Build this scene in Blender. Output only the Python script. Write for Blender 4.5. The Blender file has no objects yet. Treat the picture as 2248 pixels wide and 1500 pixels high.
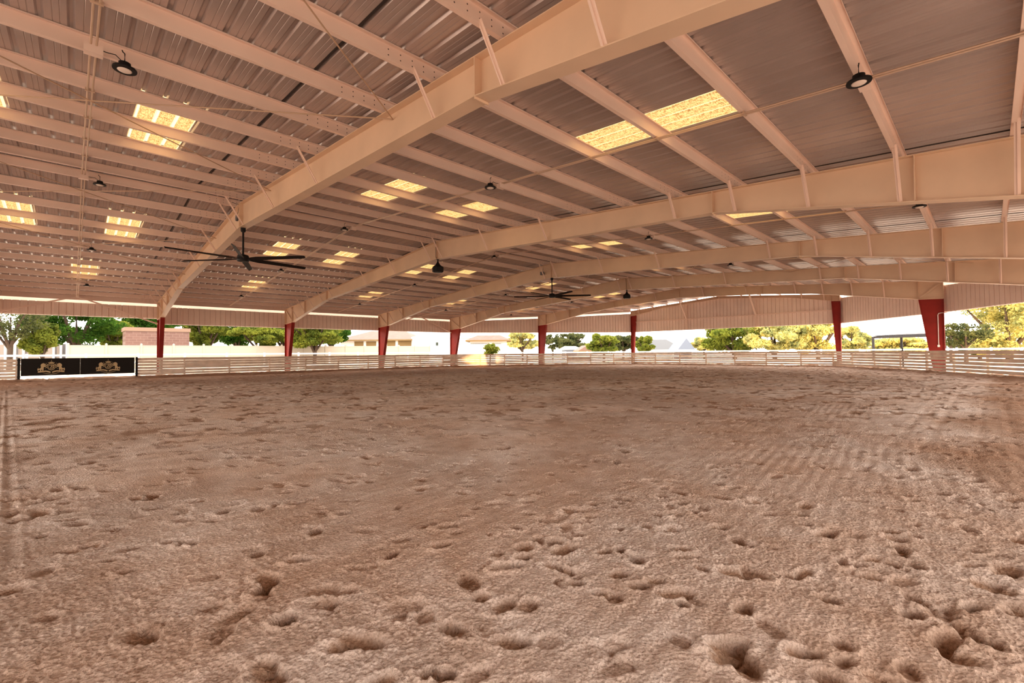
import bpy, bmesh, math, random
import numpy as np
from mathutils import Vector, Matrix
random.seed(7); rng = np.random.default_rng(11)
C = bpy.context.scene.collection
PI = math.pi

# ------------------------------------------------------------------ camera
F, YAW, PITCH, ROLL = 1004.25, 0.805292, 0.024434, -0.0088855
CAM = np.array([-3.975, -16.744, 1.40])
_w = np.array([math.cos(YAW)*math.cos(PITCH), math.sin(YAW)*math.cos(PITCH), math.sin(PITCH)])
_r0 = np.cross(_w, [0, 0, 1.0]); _r0 /= np.linalg.norm(_r0); _u0 = np.cross(_r0, _w)
_r = _r0*math.cos(ROLL)+_u0*math.sin(ROLL); _u = _u0*math.cos(ROLL)-_r0*math.sin(ROLL)
cam = bpy.data.cameras.new('camera'); co = bpy.data.objects.new('camera', cam); C.objects.link(co)
cam.sensor_width = 36; cam.sensor_fit = 'HORIZONTAL'; cam.lens = F/2248*36; cam.clip_end = 600
co.matrix_world = Matrix(((_r[0], _u[0], -_w[0], CAM[0]), (_r[1], _u[1], -_w[1], CAM[1]), (_r[2], _u[2], -_w[2], CAM[2]), (0, 0, 0, 1)))
bpy.context.scene.camera = co

# ------------------------------------------------------------------ light, exposure
sc = bpy.context.scene
sc.view_settings.view_transform = 'Standard'; sc.view_settings.look = 'None'
sc.view_settings.gamma = 1; sc.view_settings.use_curve_mapping = False
sc.view_settings.exposure = -0.14
world = bpy.data.worlds.new('sky'); sc.world = world; world.use_nodes = True
bg = world.node_tree.nodes['Background']
bg.inputs[0].default_value = (1.0, 0.915, 0.825, 1); bg.inputs[1].default_value = 6.0
SUN_E = math.radians(2.0); SUN_D = Vector((-.675*math.cos(SUN_E), -.738*math.cos(SUN_E), math.sin(SUN_E)))   # towards the low sun
sl_ = bpy.data.lights.new('sun', 'SUN'); sl_.energy = 9; sl_.color = (1, .60, .26); sl_.angle = math.radians(.27)
so = bpy.data.objects.new('sun', sl_); C.objects.link(so); so.rotation_euler = SUN_D.to_track_quat('Z', 'Y').to_euler(); so.location = (-60, -66, 8)
sc.cycles.use_denoising = True
sc.cycles.max_bounces = 10; sc.cycles.diffuse_bounces = 7; sc.cycles.glossy_bounces = 3
sc.cycles.transmission_bounces = 4; sc.cycles.caustics_reflective = False; sc.cycles.caustics_refractive = False
sc.cycles.sample_clamp_indirect = 12

# ------------------------------------------------------------------ materials
def lin(r, g, b): return tuple(((c/255+0.055)/1.055)**2.4 if c > 10 else c/255/12.92 for c in (r, g, b))
def mat(name, col, rough=0.6, metal=0.0, var=0.0, scale=3.0, bump=0.0, bscale=40.0, spec=0.4):
    m = bpy.data.materials.new(name); m.use_nodes = True; nt = m.node_tree; b = nt.nodes['Principled BSDF']
    b.inputs['Base Color'].default_value = (*col, 1); b.inputs['Roughness'].default_value = rough
    b.inputs['Metallic'].default_value = metal; b.inputs['Specular IOR Level'].default_value = spec
    tc = nt.nodes.new('ShaderNodeTexCoord')
    if var:
        n = nt.nodes.new('ShaderNodeTexNoise'); n.inputs['Scale'].default_value = scale; n.inputs['Detail'].default_value = 5
        nt.links.new(tc.outputs['Object'], n.inputs['Vector'])
        mr = nt.nodes.new('ShaderNodeMapRange'); mr.inputs[1].default_value = .3; mr.inputs[2].default_value = .7
        mr.inputs[3].default_value = 1-var; mr.inputs[4].default_value = 1+var
        nt.links.new(n.outputs['Fac'], mr.inputs[0])
        mx = nt.nodes.new('ShaderNodeMix'); mx.data_type = 'RGBA'; mx.blend_type = 'MULTIPLY'; mx.inputs[0].default_value = 1
        mx.inputs[6].default_value = (*col, 1); nt.links.new(mr.outputs[0], mx.inputs[7])
        nt.links.new(mx.outputs[2], b.inputs['Base Color'])
    if bump:
        n2 = nt.nodes.new('ShaderNodeTexNoise'); n2.inputs['Scale'].default_value = bscale; n2.inputs['Detail'].default_value = 4
        nt.links.new(tc.outputs['Object'], n2.inputs['Vector'])
        bp = nt.nodes.new('ShaderNodeBump'); bp.inputs['Strength'].default_value = bump; bp.inputs['Distance'].default_value = .01
        nt.links.new(n2.outputs['Fac'], bp.inputs['Height']); nt.links.new(bp.outputs[0], b.inputs['Normal'])
    return m
M = {}
M['beam'] = mat('beam_paint', (.70, .495, .345), .45, var=.06, scale=1.2)
M['purlin'] = mat('purlin_paint', (.78, .585, .49), .45, var=.05, scale=1.0)
M['sheet'] = mat('roof_sheet', (.50, .405, .375), .27, metal=.45, var=.10, scale=.7)
M['wall'] = mat('wall_panel', (.80, .64, .56), .5, var=.05, scale=1.0)
M['red'] = mat('red_primer', (.25, .018, .012), .55, var=.12, scale=2.5, spec=.2)
M['white'] = mat('white_trim', (.85, .80, .74), .5)
M['board'] = mat('fence_board', (.72, .57, .45), .8, var=.16, scale=2.2, bump=.4, bscale=25)
M['black'] = mat('black_metal', (.010, .008, .008), .5, spec=.15)
M['banner'] = mat('black_banner', (.010, .007, .005), .6, spec=.15)
M['gold'] = mat('gold_print', (.50, .36, .19), .6)
M['lens'] = mat('lamp_lens', (.80, .66, .58), .25)
M['pipe'] = mat('conduit_metal', (.62, .44, .32), .4, metal=.3)
M['rod'] = mat('brace_rod', (.50, .33, .22), .5)
M['vinyl'] = mat('white_vinyl', (.44, .39, .32), .5)
M['lapshade'] = mat('lap_gap_shade', (.03, .02, .016), .8)
M['pale_roof'] = mat('pale_roof', (.10, .105, .115), .7)
M['rail'] = mat('white_rail', (.9, .88, .85), .5)
M['stucco'] = mat('white_stucco', (.80, .76, .72), .8, var=.03)
M['tile'] = mat('clay_roof_tile', (.19, .115, .095), .8, var=.15, scale=2)
M['tan'] = mat('tan_plaster', (.22, .14, .055), .8)
M['glass'] = mat('dark_window', (.05, .07, .06), .1)
M['bark'] = mat('bark', (.07, .045, .03), .9, var=.3, scale=8)
M['grey'] = mat('grey_metal', (.12, .115, .12), .6)
M['bluesiding'] = mat('pale_blue_siding', (.16, .19, .25), .7)
M['dark_steel'] = mat('dark_steel', (.03, .025, .028), .6)
M['yard'] = mat('pale_yard_ground', (.62, .53, .44), .9, var=.08, scale=.4)

def leafmat(name, col):
    m = bpy.data.materials.new(name); m.use_nodes = True; nt = m.node_tree; nt.nodes.clear()
    o = nt.nodes.new('ShaderNodeOutputMaterial'); d = nt.nodes.new('ShaderNodeBsdfDiffuse'); t = nt.nodes.new('ShaderNodeBsdfTranslucent')
    mx = nt.nodes.new('ShaderNodeMixShader'); mx.inputs[0].default_value = .4
    g = nt.nodes.new('ShaderNodeNewGeometry'); n = nt.nodes.new('ShaderNodeTexNoise'); n.inputs['Scale'].default_value = 1.1
    tc = nt.nodes.new('ShaderNodeTexCoord'); nt.links.new(tc.outputs['Object'], n.inputs['Vector'])
    cr = nt.nodes.new('ShaderNodeValToRGB'); cr.color_ramp.elements[0].position = .35; cr.color_ramp.elements[1].position = .65
    cr.color_ramp.elements[0].color = (col[0]*.45, col[1]*.55, col[2]*.6, 1); cr.color_ramp.elements[1].color = (col[0]*1.3, col[1]*1.25, col[2]*1.1, 1)
    nt.links.new(n.outputs['Fac'], cr.inputs[0]); nt.links.new(cr.outputs[0], d.inputs[0]); nt.links.new(cr.outputs[0], t.inputs[0])
    nt.links.new(d.outputs[0], mx.inputs[1]); nt.links.new(t.outputs[0], mx.inputs[2]); nt.links.new(mx.outputs[0], o.inputs[0])
    return m
M['leaf_green'] = leafmat('green_leaves', (.055, .12, .018))
M['leaf_lime'] = leafmat('lime_leaves', (.20, .23, .04))
M['leaf_yellow'] = leafmat('yellow_leaves', (.62, .56, .22))
M['leaf_olive'] = leafmat('olive_leaves', (.11, .12, .05))

def skylightmat():
    m = bpy.data.materials.new('skylight_fibreglass'); m.use_nodes = True; nt = m.node_tree; nt.nodes.clear()
    o = nt.nodes.new('ShaderNodeOutputMaterial'); d = nt.nodes.new('ShaderNodeBsdfDiffuse'); t = nt.nodes.new('ShaderNodeBsdfTranslucent')
    mx = nt.nodes.new('ShaderNodeMixShader'); mx.inputs[0].default_value = .7
    tc = nt.nodes.new('ShaderNodeTexCoord'); mp = nt.nodes.new('ShaderNodeMapping'); mp.inputs['Scale'].default_value = (14, 90, 14)
    mp2 = nt.nodes.new('ShaderNodeMapping'); mp2.inputs['Scale'].default_value = (95, 12, 14)
    n = nt.nodes.new('ShaderNodeTexNoise'); n2 = nt.nodes.new('ShaderNodeTexNoise')
    for a, b_ in ((mp, n), (mp2, n2)):
        nt.links.new(tc.outputs['Object'], a.inputs[0]); nt.links.new(a.outputs[0], b_.inputs['Vector']); b_.inputs['Scale'].default_value = 1; b_.inputs['Detail'].default_value = 3
    ad = nt.nodes.new('ShaderNodeMath'); ad.operation = 'ADD'; nt.links.new(n.outputs['Fac'], ad.inputs[0]); nt.links.new(n2.outputs['Fac'], ad.inputs[1])
    cr = nt.nodes.new('ShaderNodeValToRGB'); cr.color_ramp.elements[0].position = .42; cr.color_ramp.elements[1].position = .56
    mul = nt.nodes.new('ShaderNodeMath'); mul.operation = 'MULTIPLY'; mul.inputs[1].default_value = .5
    nt.links.new(ad.outputs[0], mul.inputs[0]); nt.links.new(mul.outputs[0], cr.inputs[0])
    cr.color_ramp.elements[0].color = (.20, .10, .03, 1); cr.color_ramp.elements[1].color = (.47, .32, .135, 1)
    g = nt.nodes.new('ShaderNodeNewGeometry'); sp = nt.nodes.new('ShaderNodeSeparateXYZ'); nt.links.new(g.outputs['Position'], sp.inputs[0])
    def mth(op, a, b_):
        q = nt.nodes.new('ShaderNodeMath'); q.operation = op; q.inputs[1].default_value = b_; nt.links.new(a, q.inputs[0]); return q.outputs[0]
    fr = mth('LESS_THAN', mth('MODULO', mth('ADD', sp.outputs[0], .3048*100-2.35+.035), .3048), .075)
    rx = nt.nodes.new('ShaderNodeMix'); rx.data_type = 'RGBA'; nt.links.new(fr, rx.inputs[0]); nt.links.new(cr.outputs[0], rx.inputs[6]); rx.inputs[7].default_value = (.66, .52, .27, 1)
    nt.links.new(rx.outputs[2], d.inputs[0]); nt.links.new(rx.outputs[2], t.inputs[0])
    nt.links.new(d.outputs[0], mx.inputs[1]); nt.links.new(t.outputs[0], mx.inputs[2]); nt.links.new(mx.outputs[0], o.inputs[0])
    return m
M['skylight'] = skylightmat()

def sandmat():
    m = bpy.data.materials.new('arena_sand'); m.use_nodes = True; nt = m.node_tree; b = nt.nodes['Principled BSDF']
    L = nt.links.new; b.inputs['Roughness'].default_value = .95; b.inputs['Specular IOR Level'].default_value = .1
    tc = nt.nodes.new('ShaderNodeTexCoord')
    def noise(s, det=4, rough=.55):
        n = nt.nodes.new('ShaderNodeTexNoise'); n.inputs['Scale'].default_value = s; n.inputs['Detail'].default_value = det; n.inputs['Roughness'].default_value = rough
        L(tc.outputs['Object'], n.inputs['Vector']); return n.outputs['Fac']
    def ramp(f, a, ca, b_, cb):
        r = nt.nodes.new('ShaderNodeValToRGB'); r.color_ramp.elements[0].position = a; r.color_ramp.elements[1].position = b_
        r.color_ramp.elements[0].color = (*ca, 1); r.color_ramp.elements[1].color = (*cb, 1); L(f, r.inputs[0]); return r.outputs[0]
    def mul(a, b2, fac=1.0):
        x = nt.nodes.new('ShaderNodeMix'); x.data_type = 'RGBA'; x.blend_type = 'MULTIPLY'; x.inputs[0].default_value = fac
        L(a, x.inputs[6]); L(b2, x.inputs[7]); return x.outputs[2]
    base = ramp(noise(.55, 5, .65), .36, (.80, .61, .50), .64, (.88, .77, .71))
    patch = ramp(noise(3.5, 4), .40, (.90, .85, .81), .60, (1.06, 1.06, 1.06))
    grain = ramp(noise(70, 3, .7), .30, (.74, .69, .64), .54, (1.14, 1.14, 1.14))
    col = mul(mul(base, patch), grain)
    # turned, damp soil plus painted shade: per-vertex attribute written by the ground builder
    at = nt.nodes.new('ShaderNodeAttribute'); at.attribute_name = 'damp_shade'
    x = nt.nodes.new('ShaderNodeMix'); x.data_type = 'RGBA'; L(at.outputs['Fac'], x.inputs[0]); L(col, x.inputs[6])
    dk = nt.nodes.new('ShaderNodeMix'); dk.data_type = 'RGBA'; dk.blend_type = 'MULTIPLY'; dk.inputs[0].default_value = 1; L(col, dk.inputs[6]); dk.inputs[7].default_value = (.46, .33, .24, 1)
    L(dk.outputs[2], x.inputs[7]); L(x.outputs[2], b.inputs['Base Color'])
    bp = nt.nodes.new('ShaderNodeBump'); bp.inputs['Strength'].default_value = 1.0; bp.inputs['Distance'].default_value = .018
    v = nt.nodes.new('ShaderNodeTexVoronoi'); v.inputs['Scale'].default_value = 55; L(tc.outputs['Object'], v.inputs['Vector'])
    ad = nt.nodes.new('ShaderNodeMath'); ad.operation = 'ADD'; L(noise(90, 4, .7), ad.inputs[0]); L(v.outputs['Distance'], ad.inputs[1])
    L(ad.outputs[0], bp.inputs['Height']); L(bp.outputs[0], b.inputs['Normal'])
    return m
M['sand'] = sandmat()

# ------------------------------------------------------------------ mesh helpers
class MB:
    def __init__(s): s.v = []; s.f = []; s.mi = []
    def add(s, vs, fs, mi=0):
        n = len(s.v); s.v += [tuple(map(float, q)) for q in vs]; s.f += [tuple(i+n for i in f) for f in fs]; s.mi += [mi]*len(fs); return s
    def hexa(s, p, mi=0):   # 8 corners, bottom 0-3, top 4-7
        return s.add(p, [(0, 3, 2, 1), (4, 5, 6, 7), (0, 1, 5, 4), (1, 2, 6, 5), (2, 3, 7, 6), (3, 0, 4, 7)], mi)
    def box(s, x0, x1, y0, y1, z0, z1, mi=0):
        return s.hexa([(x0, y0, z0), (x1, y0, z0), (x1, y1, z0), (x0, y1, z0), (x0, y0, z1), (x1, y0, z1), (x1, y1, z1), (x0, y1, z1)], mi)
    def bar(s, a, b, w, h, up=(0, 0, 1), mi=0):      # rectangular bar a->b
        a, b = Vector(a), Vector(b); d = (b-a).normalized(); up = Vector(up); sd = d.cross(up)
        if sd.length < 1e-4: sd = d.cross(Vector((1, 0, 0)))
        sd.normalize(); u = sd.cross(d).normalized(); sd *= w/2; u *= h/2
        return s.hexa([a-sd-u, a+sd-u, b+sd-u, b-sd-u, a-sd+u, a+sd+u, b+sd+u, b-sd+u], mi)
    def tube(s, pts, r, n=8, mi=0):
        pts = [Vector(p) for p in pts]; base = len(s.v); rr = r if isinstance(r, (list, tuple)) else [r]*len(pts)
        for i, p in enumerate(pts):
            d = (pts[min(i+1, len(pts)-1)]-pts[max(i-1, 0)]).normalized()
            a = d.cross(Vector((0, 0, 1)));
            if a.length < 1e-3: a = d.cross(Vector((1, 0, 0)))
            a.normalize(); b = a.cross(d)
            for k in range(n):
                t = 2*PI*k/n; q = p+(a*math.cos(t)+b*math.sin(t))*rr[i]; s.v.append(tuple(q))
        for i in range(len(pts)-1):
            for k in range(n):
                s.f.append((base+i*n+k, base+i*n+(k+1) % n, base+(i+1)*n+(k+1) % n, base+(i+1)*n+k)); s.mi.append(mi)
        s.f.append(tuple(base+k for k in range(n))[::-1]); s.mi.append(mi)
        e = base+(len(pts)-1)*n; s.f.append(tuple(e+k for k in range(n))); s.mi.append(mi); return s
    def lathe(s, c, prof, n=24, mi=0):      # prof (r,z)
        base = len(s.v)
        for r, z in prof:
            for k in range(n): t = 2*PI*k/n; s.v.append((c[0]+r*math.cos(t), c[1]+r*math.sin(t), c[2]+z))
        for i in range(len(prof)-1):
            for k in range(n): s.f.append((base+i*n+k, base+i*n+(k+1) % n, base+(i+1)*n+(k+1) % n, base+(i+1)*n+k)); s.mi.append(mi)
        s.f.append(tuple(base+k for k in range(n))[::-1]); s.mi.append(mi)
        e = base+(len(prof)-1)*n; s.f.append(tuple(e+k for k in range(n))); s.mi.append(mi); return s
    def prism(s, poly, origin, ax, ay, depth, mi=0):   # extruded 2-D outline (single ngon front and back)
        o, ax, ay, dz = Vector(origin), Vector(ax), Vector(ay), Vector(depth); n = len(poly); b = len(s.v)
        for k in (0, 1):
            for p in poly: s.v.append(tuple(o+ax*p[0]+ay*p[1]+dz*k))
        s.f.append(tuple(range(b, b+n))); s.f.append(tuple(range(b+2*n-1, b+n-1, -1))); s.mi += [mi]*2
        for i in range(n): j = (i+1) % n; s.f.append((b+i, b+n+i, b+n+j, b+j)); s.mi.append(mi)
        return s
    def build(s, name, m, parent=None, smooth=False):
        off = Vector(parent['_loc']) if parent is not None and '_loc' in parent.keys() else Vector((0, 0, 0))
        me = bpy.data.meshes.new(name)
        v = np.array(s.v)-np.array(off); me.from_pydata(v.tolist(), [], s.f)
        for mm in (m if isinstance(m, (list, tuple)) else [m]): me.materials.append(mm)
        if len(me.materials) > 1: me.polygons.foreach_set('material_index', s.mi)
        bm = bmesh.new(); bm.from_mesh(me); bmesh.ops.recalc_face_normals(bm, faces=bm.faces); bm.to_mesh(me); bm.free()
        if smooth: me.polygons.foreach_set('use_smooth', [True]*len(me.polygons))
        o = bpy.data.objects.new(name, me); C.objects.link(o)
        if parent is not None:
            o.parent = parent; o['_loc'] = tuple(off)
        return o
def tag(o, label=None, cat=None, group=None, kind=None):
    if label: o['label'] = label
    if cat: o['category'] = cat
    if group: o['group'] = group
    if kind: o['kind'] = kind
    return o
def thing(name, loc, label, cat, group=None):
    o = bpy.data.objects.new(name, None); C.objects.link(o); o.location = loc; o['_loc'] = tuple(loc); o.empty_display_size = .2
    return tag(o, label, cat, group)
def single(mb, name, m, loc, label, cat, group=None, smooth=False):   # a thing that is one mesh, origin at its base
    mb.v = [(x-loc[0], y-loc[1], z-loc[2]) for x, y, z in mb.v]
    o = mb.build(name, m, smooth=smooth); o.location = loc; return tag(o, label, cat, group)
def copy_tree(o, parent=None):
    c = o.copy(); C.objects.link(c); c.parent = parent
    for ch in list(o.children): copy_tree(ch, c)
    return c
ORD = ['first', 'second', 'third', 'fourth', 'fifth', 'sixth', 'seventh', 'eighth', 'ninth', 'tenth', 'eleventh', 'twelfth', 'thirteenth']

# ------------------------------------------------------------------ building geometry (metres)
B = 7.62; S = .0785
FX = [n*B for n in range(-1, 6)]
W, WE, WF = 19.84, 15.12, 9.03
ZT, ZP0, ZP1 = 6.34, 6.36, 6.565            # rafter top, purlin bottom, purlin top at the ridge
def zt(y): return ZT-S*abs(y)
def zp(y): return ZP0-S*abs(y)
def half(x):       # half width of the plan at x
    if x <= 3*B: return W
    if x <= 4*B: return W+(WE-W)*(x-3*B)/B
    return WE+(WF-WE)*min(1.02, (x-4*B)/B)
PY = [.43+1.52*k for k in range(13)]
def xend(y):       # where a line parallel to the ridge leaves the roof
    y = abs(y)
    if y <= WF: return 5*B+.12
    if y <= WE: return 4*B+B*(WE-y)/(WE-WF)
    return 3*B+B*(W-y)/(W-WE)
XN = -2*B

# ------------------------------------------------------------------ ground: arena sand
HULL = [(-15.5, 18.98), (3*B-.05, 18.98), (4*B-.15, 14.35), (5*B-.5, 8.6), (5*B-.5, -8.6), (4*B-.15, -14.35), (3*B-.05, -18.98), (-15.5, -18.98)]
def sdist(x, y):       # distance inside the arena hull (positive inside)
    d = np.full(x.shape, 1e9)
    for i in range(len(HULL)):
        (x0, y0), (x1, y1) = HULL[i], HULL[(i+1) % len(HULL)]; L_ = math.hypot(x1-x0, y1-y0)
        d = np.minimum(d, ((x1-x0)*(y-y0)-(y1-y0)*(x-x0))/-L_)
    return d
def vnoise(x, y, s, seed):
    r_ = np.random.default_rng(seed); T = r_.random((256, 256)); x = x*s; y = y*s
    xi = np.floor(x).astype(int); yi = np.floor(y).astype(int); fx = x-xi; fy = y-yi
    fx = fx*fx*(3-2*fx); fy = fy*fy*(3-2*fy); a = T[xi & 255, yi & 255]; b = T[(xi+1) & 255, yi & 255]
    c = T[xi & 255, (yi+1) & 255]; d = T[(xi+1) & 255, (yi+1) & 255]
    return (a*(1-fx)+b*fx)*(1-fy)+(c*(1-fx)+d*fx)*fy-.5
def sm(a, b, x): t = np.clip((x-a)/(b-a), 0, 1); return t*t*(3-2*t)
NA, NR = 1250, 1150
ang = np.linspace(YAW+math.radians(57), YAW-math.radians(57), NA)
rad = np.exp(np.linspace(math.log(1.15), math.log(54), NR))
A_, R_ = np.meshgrid(ang, rad, indexing='ij')
X_ = CAM[0]+R_*np.cos(A_); Y_ = CAM[1]+R_*np.sin(A_)
H = .05+.05*vnoise(X_, Y_, .12, 1)+.022*vnoise(X_, Y_, .6, 2)+.016*vnoise(X_, Y_, 1.9, 3)
rough = sm(-.12, .18, vnoise(X_, Y_, .35, 4)+.25*vnoise(X_, Y_, 1.1, 5)+.004*(-(Y_+12)*1.0)+.012*(X_-Y_-10)*.25)
DAMP_SHADE = .38*sm(.02, .3, vnoise(X_, Y_, .22, 6)+.5*vnoise(X_, Y_, .9, 16))
# prints: each a tilted hoof-shaped crater with a pushed-up rim
NP_ = 4200
pr = np.exp(rng.uniform(math.log(1.6), math.log(46), NP_*2)); pa = rng.uniform(ang[-1], ang[0], NP_*2)
keep = (rng.random(NP_*2) < np.clip((pr/15)**1.0, .07, 1.0)) & (pr < 9)
pr, pa = pr[keep], pa[keep]
n2_ = 10500; pr = np.append(pr, np.sqrt(rng.uniform(9**2, 44**2, n2_))); pa = np.append(pa, rng.uniform(ang[-1], ang[0], n2_))
lr = math.log(rad[-1]/rad[0])/(NR-1); da = (ang[0]-ang[-1])/(NA-1)
for q in range(len(pr)):
    px, py = CAM[0]+pr[q]*math.cos(pa[q]), CAM[1]+pr[q]*math.sin(pa[q])
    dens = 1/(1+math.exp(-(px-py-8)*.12))*.6+.4+.9*float(vnoise(np.array([px]), np.array([py]), .45, 9)[0])
    if rng.random() > dens: continue
    sz = rng.uniform(.042, .074); ex = rng.uniform(1.0, 2.0); th = rng.uniform(0, PI) if rng.random() < .35 else rng.normal(-.5, .5)
    far_ = min(1.0, max(0.0, (pr[q]-8)/14)); sz *= 1+.5*far_; dep = rng.uniform(.014, .06)*(1+1.1*far_)*(1.0 if rng.random() < .8 else 1.5); rr = sz*ex*2.6
    ir = int((math.log(pr[q]/rad[0]))/lr); ia = int((ang[0]-pa[q])/da); nr = int(rr/pr[q]/lr)+2; na = int(rr/pr[q]/da)+2
    sl = (slice(max(0, ia-na), ia+na+1), slice(max(0, ir-nr), ir+nr+1))
    dx = X_[sl]-px; dy = Y_[sl]-py; u = (dx*math.cos(th)+dy*math.sin(th)); v = (-dx*math.sin(th)+dy*math.cos(th))
    wob = 1+.35*vnoise(X_[sl], Y_[sl], 14, 21)
    d = np.sqrt((u/(sz*ex))**2+(v/sz)**2)*wob
    tilt = .65+.55*u/(sz*ex)
    bowl = -dep*(1-sm(.62, 1.02, d))*np.clip(tilt, .15, 1.2)
    rim = dep*.22*np.exp(-((d-1.25)/.22)**2)*np.clip(.6-.5*u/(sz*ex), .1, 1.1)
    H[sl] += bowl+rim*(1+.9*vnoise(X_[sl], Y_[sl], 30, 22))
    DAMP_SHADE[sl] = np.maximum(DAMP_SHADE[sl], (1-sm(.5, 1.3, d))*min(1, dep/.045)*.95)  # hollows coloured darker, strongest in deep prints
# clods and crumbs, stronger where the surface is churned
near = 1-sm(14, 30, R_)
H += near*(.001+.005*rough)*(np.abs(vnoise(X_, Y_, 9, 31))*1.6-.3)
cl = vnoise(X_, Y_, 26, 33); H += near*(.002+.013*rough)*np.maximum(cl-.05, 0)
cl = vnoise(X_, Y_, 61, 34); H += (1-sm(7, 14, R_))*(.006+.010*rough)*np.maximum(cl, -.15)
H += .05*sm(.15, .5, np.abs(vnoise(X_, Y_*1.3, 2.6, 35)))*sm(10, 22, R_)*.55*(.35+rough)
# drag lines left by the harrow, and tyre ruts along both ends of the picture
dr = (X_*math.sin(.12)-Y_*math.cos(.12)); H += .004*np.sin(dr*2*PI/.13+2*vnoise(X_, Y_, .8, 41))*sm(0.02, .25, vnoise(X_, Y_, .3, 42)+.12)*(1-.7*rough)*(1-sm(10, 24, R_))
for o_, w_r in ((-.42, .03), (-.30, .025), (-.19, .025), (-.08, .03)):      # tyre ruts at the left edge of the view
    d = X_-(-4.5-.07*(Y_+7.5)+o_); H += (-.005*np.exp(-(d/w_r)**2)*(1+.3*np.sin(Y_*2*PI/.12))+.007*np.exp(-((np.abs(d)-w_r*1.8)/(w_r*.7))**2))*sm(-13.5, -11, Y_)
for yr in (-16.62, -16.98, -17.25, -16.1, -15.75):      # packed track along the right side, curving round the corner
    d = np.where(X_ < 15, Y_-yr, np.hypot(X_-15, Y_-(yr+10))*-1+10); H += (-.006*np.exp(-(d/.05)**2)+.003*np.exp(-((np.abs(d)-.1)/.04)**2))*sm(1, 4, X_)*(Y_ < 0)
FLK = sm(.13, .27, vnoise(X_, Y_, 3.4, 71)+.4*vnoise(X_, Y_, 8.5, 72)+.18*vnoise(X_, Y_, .3, 73))*sm(5, 13, R_)     # churned spots, mostly out in the arena
H -= .028*FLK; DAMP_SHADE = np.maximum(DAMP_SHADE, .9*FLK)
SD = sdist(X_, Y_)
H += .13*np.exp(-np.maximum(SD, 0)/.35)+.05*np.exp(-np.maximum(SD, 0)/1.6)+.035*vnoise(X_, Y_, 2.2, 51)*np.exp(-np.maximum(SD, 0)/.6)
DAMP_SHADE = np.maximum(DAMP_SHADE, .9*np.exp(-np.maximum(SD, 0)/.55)); DAMP_SHADE = np.maximum(DAMP_SHADE, .85*sm(-15.9, -17.1, Y_+1.2*vnoise(X_, Y_, .5, 63))*sm(-1, 3, X_)); DAMP_SHADE = np.maximum(DAMP_SHADE, 1.0*sm(13, 28, R_+6*vnoise(X_, Y_, .15, 61))*sm(2, 14, Y_)); DAMP_SHADE = np.maximum(DAMP_SHADE,   .3*sm(13, 30, R_+8*vnoise(X_, Y_, .2, 62)))  # fence band and distance falloff paint shade and dimmer light into the colour
verts = np.stack([X_, Y_, H], -1).reshape(-1, 3)
ok = (SD > -.25)
idx = np.arange(NA*NR).reshape(NA, NR)
okf = ok[:-1, :-1] & ok[1:, :-1] & ok[:-1, 1:] & ok[1:, 1:]
faces = np.stack([idx[:-1, :-1], idx[:-1, 1:], idx[1:, 1:], idx[1:, :-1]], -1)[okf]
used = np.zeros(NA*NR, bool); used[faces.ravel()] = True; remap = np.cumsum(used)-1
faces = remap[faces]; verts = verts[used]; damp_shade = DAMP_SHADE.reshape(-1)[used]
me = bpy.data.meshes.new('floor'); nf = len(faces)
me.vertices.add(len(verts)); me.vertices.foreach_set('co', verts.ravel().astype(np.float32))
me.loops.add(nf*4); me.loops.foreach_set('vertex_index', faces[:, ::-1].ravel().astype(np.int32))
me.polygons.add(nf); me.polygons.foreach_set('loop_start', np.arange(nf, dtype=np.int32)*4)
me.update(calc_edges=True); me.validate(); me.polygons.foreach_set('use_smooth', np.ones(len(me.polygons), bool))
atr = me.attributes.new('damp_shade', 'FLOAT', 'POINT'); atr.data.foreach_set('value', damp_shade.astype(np.float32))
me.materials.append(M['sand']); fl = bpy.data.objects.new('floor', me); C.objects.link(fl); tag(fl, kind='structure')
# plain sand under and behind the camera (the detailed mesh fans out in front of it)
mb = MB(); mb.add([(x, y, -.12) for x, y in HULL], [tuple(range(len(HULL)))])
tag(mb.build('floor_base', M['sand']), kind='structure')
# yard around the building: a ring outside the fence
mb = MB(); n = len(HULL); out = [(10+(x-10)*9, y*12) for x, y in HULL]
inn = [(x+(.05 if x > 30 else 0), y*1.004) for x, y in HULL]
mb.add([(x, y, .02) for x, y in inn]+[(x, y, .02) for x, y in out], [(i, (i+1) % n, n+(i+1) % n, n+i) for i in range(n)])
tag(mb.build('ground', M['yard']), kind='structure')

# ------------------------------------------------------------------ roof sheeting with skylight openings
MODX = .9144; M0 = 2.35
def prof(x0, n=3):     # one sheet module seen from below: flat pans and raised ribs
    p = MODX/n; o = []
    for i in range(n):
        a = x0+i*p
        o += [(a, .034), (a+.035, .034), (a+.060, 0), (a+.135, 0), (a+.142, .006), (a+.150, 0), (a+.205, 0), (a+.212, .006), (a+.220, 0), (a+p-.025, 0)]
    return o+[(x0+MODX, .034)]
ZS = ZP1+.006
sky_mod = {}
for n_ in range(-1, 5):
    m0 = [-8, 0, 8, 17, 25, 33][n_+1]
    mids = {-1: (-9, -6), 0: (0, 3), 1: (8, 11), 2: (16, 19), 3: (25, 28), 4: (33, 36)}[n_]
    low = {-1: -7, 0: 1, 1: 9, 2: 17, 3: 26, 4: None}[n_]
    for m_ in mids: sky_mod.setdefault(m_, []).append((PY[2], PY[4]))
    if low is not None: sky_mod.setdefault(low, []).append((PY[7], PY[9]))
roofb = {1: MB(), -1: MB()}; skyb = []
m_lo, m_hi = int((XN-M0)/MODX)-1, int((5*B+.2-M0)/MODX)
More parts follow.
